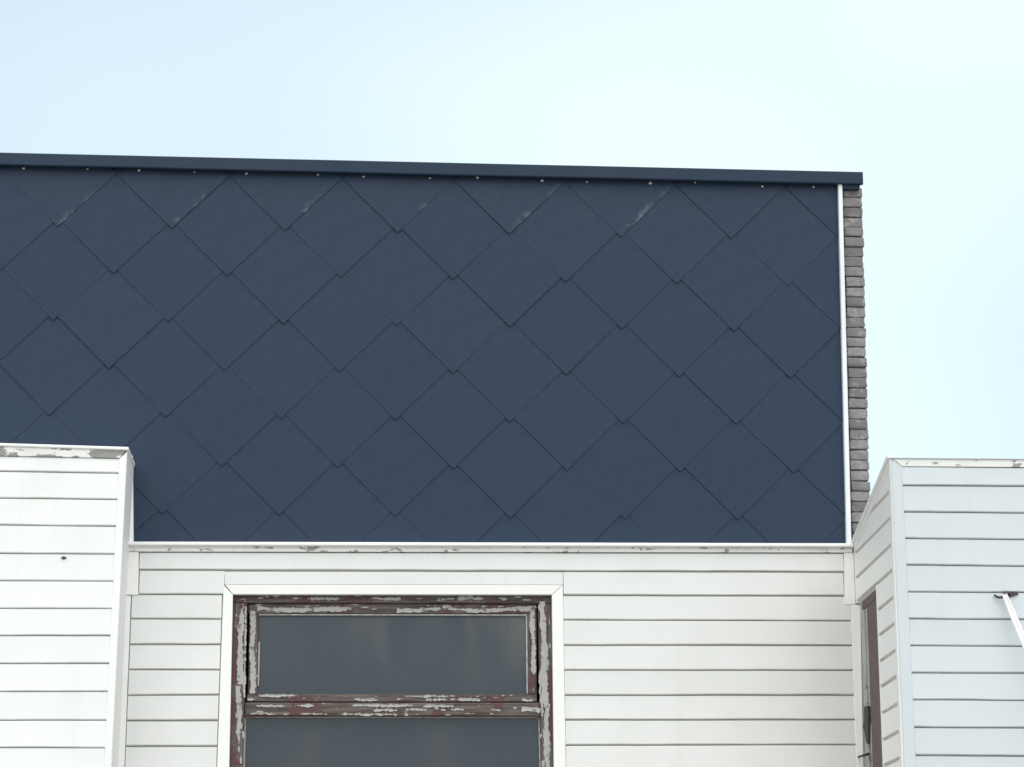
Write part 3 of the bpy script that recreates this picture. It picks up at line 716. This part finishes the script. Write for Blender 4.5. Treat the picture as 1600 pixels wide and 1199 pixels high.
# side sheathing round the opening
side_piece('sheathing', [(0, wz_t), (SL - .02, wz_t), (SL - .02, pT[1] + 1), (0, pT[1] + 1)], -.20, -.0175, 'groove', 0)
side_piece('sheathing', [(wu_f, 0), (SL - .02, 0), (SL - .02, wz_t), (wu_f, wz_t)], -.20, -.0175, 'groove', 0)
side_piece('sheathing', [(0, 0), (wu_b, 0), (wu_b, wz_t), (0, wz_t)], -.20, -.0175, 'groove', 0)
side_piece('sheathing', [(wu_b, 0), (wu_f, 0), (wu_f, wz_b), (wu_b, wz_b)], -.20, -.0175, 'groove', 0)
side_piece('lean_to_body', [(0, 0), (SL - .26, 0), (SL - .26, pT[1] + 1), (0, pT[1] + 1)], -1.55, -.24, 'groove', 0)
# sloping cap on the side wall
th = math.atan2(pT[1] - pB[1], SL); nx, nzv = -math.sin(th), math.cos(th)
prism(RTg, 'sloped_cap', 'trim', RF, [(0.0, pB[1] + .001), (SL, pT[1] + .001), (SL + nx * .018, pT[1] + nzv * .018), (nx * .018, pB[1] + nzv * .018)], -.012, .018, 0.003)
prism(RTg, 'sloped_trim', 'trim', RF, [(0.012, pB[1] - .03), (SL - .004, pT[1] - .034), (SL - .002, pT[1] - .001), (0.012, pB[1] + .012)], -.018, .007, 0.0015)
# narrow side window, almost flush with the boards
sw = prism(RTg, 'side_window', 'brownwood2', RF, [(wu_b, wz_t - .05), (wu_f, wz_t - .05), (wu_f, wz_t - .002), (wu_b, wz_t - .002)], -.14, -.010, .004)
sw['label'] = 'narrow brown wooden window in the side wall'
def swp(nm, mat, a_, b_, w_, zt_=-.052): prism(RTg, nm, mat, RF, [(a_, wz_b), (b_, wz_b), (b_, wz_t + zt_), (a_, wz_t + zt_)], -.14, w_, .003, sw)
swp('frame_jamb', 'flake', wu_b, wu_b + .07, -.006)
swp('sash_stile', 'flake', wu_b + .10, wu_b + .125, -.012)
swp('sash_stile', 'brownwood2', wu_b + .16, wu_b + .34, -.008)
swp('sash_stile', 'brownwood2', wu_b + .35, wu_f - .001, -.005)
prism(RTg, 'rotten_edge', 'iron', RF, RF.poly([(1350, 1106), (1353, 1103), (1356.5, 1104), (1356.5, 1163), (1353.5, 1160), (1350.5, 1142), (1347.8, 1134), (1350.5, 1128)], 0), -.03, .001, 0, sw)
prism(RTg, 'window_back', 'backing', RF, [(wu_b - .02, wz_b), (wu_f + .02, wz_b), (wu_f + .02, wz_t + .02), (wu_b - .02, wz_t + .02)], -.235, -.201, 0, sw)

# ================================================================== HOOK AND ROD
def tube(thing, name, pts, rads, mat, nseg=10, parent=None):
    V = []; Fc = []; P = [Vector(p) for p in pts]
    for i, p in enumerate(P):
        d = (P[min(i + 1, len(P) - 1)] - P[max(i - 1, 0)]).normalized()
        a = d.cross(Vector((0.3, 0.9, 0.1))).normalized(); b = d.cross(a)
        for j in range(nseg):
            t = 2 * math.pi * j / nseg; V.append(thing.inv @ (p + (a * math.cos(t) + b * math.sin(t)) * rads[i]))
    for i in range(len(P) - 1):
        for j in range(nseg):
            q = (j + 1) % nseg; Fc.append((i * nseg + j, i * nseg + q, (i + 1) * nseg + q, (i + 1) * nseg + j))
    Fc.append(tuple(range(nseg))[::-1]); Fc.append(tuple((len(P) - 1) * nseg + j for j in range(nseg)))
    return link(name, mesh(name, V, Fc), mat, thing, parent, True)
a = F.px(1569, 930, WRX + .03); W1 = WRX + .10; b = F.px(1604, 1014, W1)
pa = F.pt(a[0], WRX + .03, a[1]); pb_ = F.pt(b[0], W1, b[1]); dd = (pb_ - pa)
PT = Thing('support_rod', 'worn white rod hooked to the right extension, slanting down to the right', 'rod', pa, YAW)
end = pa + dd * 5.5
V = []; Fc = []
# folded metal bar: shallow channel profile
dn = dd.normalized(); sx = dn.cross(F.n).normalized(); sy = sx.cross(dn).normalized()
if sy.dot(F.n) < 0: sy = -sy
prof = [(-.0155, 0), (-.0155, .012), (-.0075, .014), (-.0055, .007), (.0045, .007), (.0065, .013), (.0155, .011), (.0155, 0)]
N_ = 30
for i in range(N_ + 1):
    p = lerp(pa, end, i / N_); sc = 0.75 + 0.25 * min(1, i / 2.0)
    for (x, y) in prof: V.append(PT.inv @ (p + sx * x * sc * .95 + sy * y))
K = len(prof)
for i in range(N_):
    for j in range(K):
        q = (j + 1) % K; Fc.append((i * K + j, i * K + q, (i + 1) * K + q, (i + 1) * K + j))
Fc.append(tuple(range(K))); Fc.append(tuple(N_ * K + j for j in range(K))[::-1])
link('bar', mesh('bar', V, Fc), 'rod', PT)
hk = [F.pt(*(lambda q, w: (q[0], w, q[1]))(F.px(x, y, WRX + .02), WRX + w_)) for x, y, w_ in [(1555.5, 929, .004), (1556.5, 932, .018), (1560, 934.2, .026), (1564, 934.2, .028), (1567.5, 931, .03), (1571, 927.5, .024), (1577, 926.5, .012), (1580, 927.5, .0)]]
tube(PT, 'hook', hk, [.004, .0052, .0058, .0058, .006, .0062, .006, .005], 'iron')
pl_ = F.poly([(1569, 926.5), (1589, 926), (1592, 928.5), (1579, 933), (1574, 931)], WRX + .008)
prism(PT, 'bracket_plate', 'iron', F, pl_, WRX - .004, WRX + .009, .001)
# rotted bit of hardware in the side window
HT = Thing('window_fastener', 'small dark iron fastener beside the narrow brown window', 'fastener', RF.pt(wu_b + .02, 0, 0), ang)
def rp(x, y, w=0.0):
    u, z = RF.px(x, y, w); return RF.pt(u, w, z)
tube(HT, 'pin', [rp(1341, 1183, .02), rp(1346, 1181.5, .02), rp(1352, 1180, .02), rp(1356, 1178.5, .012), rp(1358, 1178, -.03)], [.005, .0055, .007, .006, .006], 'iron')
